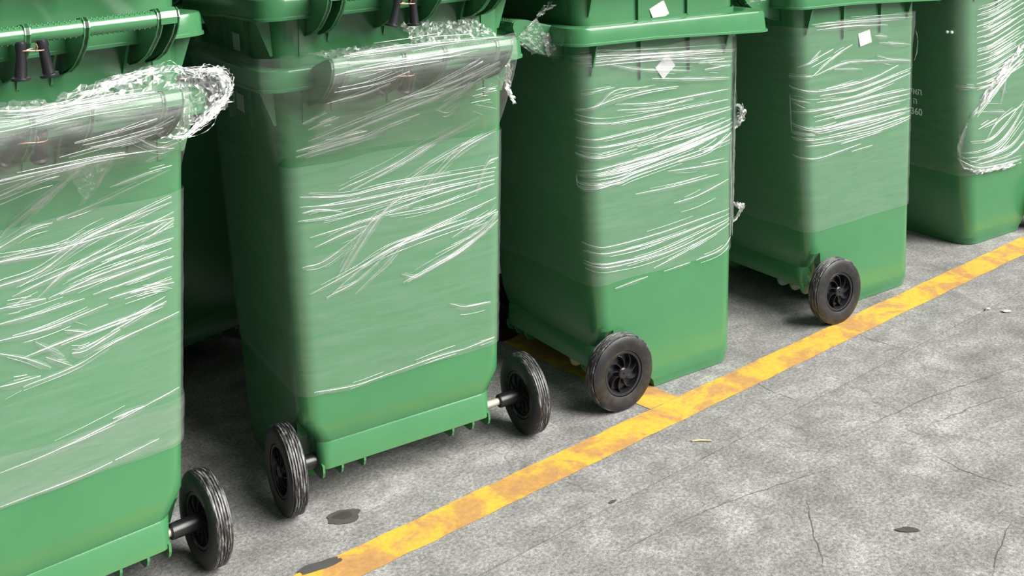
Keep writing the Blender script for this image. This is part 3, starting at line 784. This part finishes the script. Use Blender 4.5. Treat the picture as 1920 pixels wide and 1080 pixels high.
def shreds(name,path,rad,n,wd,parent,seed=1,mat=None):
    "bundle of twisted film ribbons along a path"
    random.seed(seed); mb=MB(); base=[Vector(p) for p in path]; m=len(base)
    dense=[]
    for k in range(m-1):
        for s in range(8): dense.append(base[k].lerp(base[k+1],s/8))
    dense.append(base[-1]); M=len(dense)
    for r in range(n):
        a=random.randint(0,int(M*.6)); b=random.randint(min(M-1,a+M//4),M-1); off=Vector([random.gauss(0,rad) for _ in range(3)]); sd=random.random()*50
        w0=wd*random.uniform(.4,1.5); prev=None
        for k in range(a,b+1):
            p=dense[k]+off*(.6+.4*math.sin(k*.5+sd))+Vector([noise.noise(Vector((k*.35,sd,q*7)))*rad*1.1 for q in range(3)])
            th=noise.noise(Vector((k*.2,sd,3)))*4; s_=Vector((math.cos(th),.3*math.sin(th*1.7),math.sin(th))).normalized()*w0
            mb.v+= [tuple(p-s_),tuple(p+s_)]; e=len(mb.v)
            if prev: mb.f.append((prev-2,prev-1,e-1,e-2))
            prev=e
    return link(name,mb.mesh(name,mat or FOLD,0),parent)
fl=['clear film wrapped over the leftmost stack, bunched white at its rim corner','clear film wrapped over the second stack, stretched diagonally down from its handle','clear film wrapped around the middle stack, knotted tuft at its right edge','clear film wrapped around the fourth stack below the square sticker','clear torn film on the rightmost stack with a ragged lower edge']
WR=[]
for i,(x,y,t,_) in enumerate(B):
    r=thing('stretch_wrap',fl[i],'plastic film',(x,y,0),t,'stretch film wraps'); WR.append(r)
    rows=40
    if i<2:
        sheet(i,ZLO[i],ZM[i],OFF,36,i*3.1,FILM,parent=r); membrane(i,ZM[i],1.054,OFF,24,i*2.2+4,.003,r,'handle_cover')
        membrane(i,ZM[i]+(.09 if i==0 else .02),1.058,OFF+.003,18,i*5.7+2,.006,r)
        if i==0: sheet(i,.30,.395,OFF+.002,8,9.9,FILM,name='lower_band',parent=r)
    else:
        sheet(i,ZLO[i],ZHI[i],OFF,40,i*3.1,FILM,parent=r)
    make_folds(i,r)
# loose and bunched film
def loc(i,u,y,z): return (u,y,z)
shreds('bunched_film',[(.17,-.16,1.072),(.225,-.16,1.085),(.27,-.165,1.068),(.325,-.15,1.065),(.352,-.14,1.035),(.345,-.14,1.005),(.30,-.15,.97),(.245,-.16,.945),(.19,-.15,.955)],.0085,44,.0013,WR[0],4)
crumple('loose_film',[(.225,-.17,.955),(.345,-.14,.985),(.345,-.14,1.06),(.225,-.18,1.085)],34,26,.018,38,3,WR[0])
crumple('loose_film',[(-.02,-.235,1.052),(.215,-.235,1.052),(.225,-.15,1.09),(.02,-.16,1.065)],40,16,.016,34,5,WR[0])
crumple('loose_film',[(-.18,-.235,1.052),(-.0,-.235,1.052),(-.02,-.18,1.062),(-.18,-.17,1.072)],34,10,.012,34,6,WR[0])
shreds('bunched_film',[(.01,-.235,1.056),(.06,-.21,1.066),(.12,-.18,1.076),(.2,-.17,1.085)],.006,30,.0016,WR[0],8)
crumple('loose_film',[(-.03,-.225,1.055),(.185,-.225,1.055),(.17,-.15,1.085),(-.02,-.16,1.10)],46,20,.02,44,9,WR[1])
crumple('loose_film',[(-.215,-.235,1.052),(-.03,-.235,1.052),(-.04,-.17,1.062),(-.24,-.15,1.058)],40,12,.01,38,10,WR[1])
shreds('torn_strip',[(.222,-.21,1.015),(.232,-.19,.985),(.238,-.17,.95),(.246,-.15,.93)],.005,22,.002,WR[1],11)
shreds('torn_strip',[(.236,-.16,.945),(.252,-.14,.925),(.262,-.14,.90),(.272,-.14,.875)],.0045,18,.002,WR[1],12)
# tufts along the right edge of the middle stack
def fr(z,dx=0,dy=0): return (hw(z)-.006+dx,yfront(z)-.018+dy,z)
shreds('edge_strand',[fr(.90),fr(.80),fr(.70),fr(.6),fr(.5),fr(.42),fr(.36)],.0022,40,.0012,WR[2],14)
shreds('tuft',[fr(.74),fr(.73,.0,.022),fr(.71,0,.035),fr(.69,0,.02),fr(.67)],.006,30,.0022,WR[2],15)
shreds('tuft',[fr(.46),fr(.445,0,.02),fr(.44,0,.04),fr(.43,0,.03),fr(.40)],.0045,26,.002,WR[2],16)
shreds('edge_strand',[fr(.86),fr(.83,0,.012),fr(.80,0,.018),fr(.77,0,.014),fr(.74,0,.0)],.0008,4,.0009,WR[3],17)
# torn flap hanging by the rear handle of the middle stack
crumple('torn_flap',[(.224,-.152,1.012),(.226,-.125,1.005),(.226,-.112,.962),(.226,-.138,.944)],16,22,.010,60,18,WR[2],FOLD)
crumple('torn_flap',[(.222,-.232,1.0),(.222,-.18,.955),(.224,-.13,.985),(.222,-.165,1.052)],24,20,.006,40,24,WR[2],FILM)
shreds('torn_strip',[(.224,-.165,1.05),(.224,-.195,1.03),(.224,-.19,.995),(.224,-.16,.965),(.224,-.142,.952)],.0015,12,.0010,WR[2],19)
shreds('torn_strip',[(.222,-.165,1.045),(.224,-.15,1.062),(.226,-.125,1.075),(.23,-.11,1.078)],.005,22,.0018,WR[2],20)

crumple('loose_flap',[(.03,-.125,.925),(.135,-.12,.93),(.12,-.105,.90),(.07,-.10,.845)],22,16,.008,40,31,WR[0],SOFT)
shreds('torn_strip',[(.30,.50,1.025),(.325,.535,1.035),(.315,.54,1.05),(.30,.53,1.06)],.006,22,.0018,WR[2],33)
# torn lower edge on the rightmost stack
def sd(u,z): 
    q,n_=surf(4,u,z); return q+n_*.006
shreds('torn_edge',[sd(.47,.33),sd(.45,.29),sd(.40,.272),sd(.33,.266),sd(.25,.262),sd(.15,.26)],.004,34,.002,WR[4],21)
shreds('torn_edge',[sd(.43,.47),sd(.36,.54),sd(.29,.60),sd(.2,.66),sd(.13,.71)],.006,40,.0024,WR[4],22)
shreds('torn_edge',[sd(.46,.31),sd(.47,.36),sd(.46,.41),sd(.44,.46)],.004,20,.0016,WR[4],23)

for u_ in (.517,.500):
    q,n_=surf(4,u_,.785); bm=bmesh.new(); bmesh.ops.create_icosphere(bm,subdivisions=2,radius=.0055)
    for v in bm.verts: v.co*=1+.25*noise.noise(v.co*400)
    me=bpy.data.meshes.new('film_knot'); bm.to_mesh(me); bm.free(); me.materials.append(WHITE); link('film_knot',me,WR[4],q+n_*.003)
# ---------------- litter ----------------
mb=MB(); mb.tube([(0,0,.003),(.02,.001,.004),(.048,-.003,.003)],[.0022,.0030,.0018],7)
s=link('straw_stick',mb.mesh('straw_stick',STRAW,60)); s.location=(.313,2.815,0); s['label']='short pale stick lying on the open concrete below the yellow line'; s['category']='stick'
for k,(x,y,lb) in enumerate([(1.38,3.535,'white paper scrap on the concrete near the right edge'),(1.335,3.56,'smaller pale crumb left of the white paper scrap')]):
    bm=bmesh.new(); bmesh.ops.create_icosphere(bm,subdivisions=2,radius=.009 if k==0 else .005)
    for v in bm.verts: v.co=Vector((v.co.x*1.5,v.co.y,v.co.z*.35))*(1+.5*noise.noise(v.co*300)); v.co.z+=.003
    me=bpy.data.meshes.new('paper_scrap'); bm.to_mesh(me); bm.free(); me.materials.append(PAPER)
    o=link('paper_scrap',me); o.location=(x,y,0); o['label']=lb; o['category']='litter'
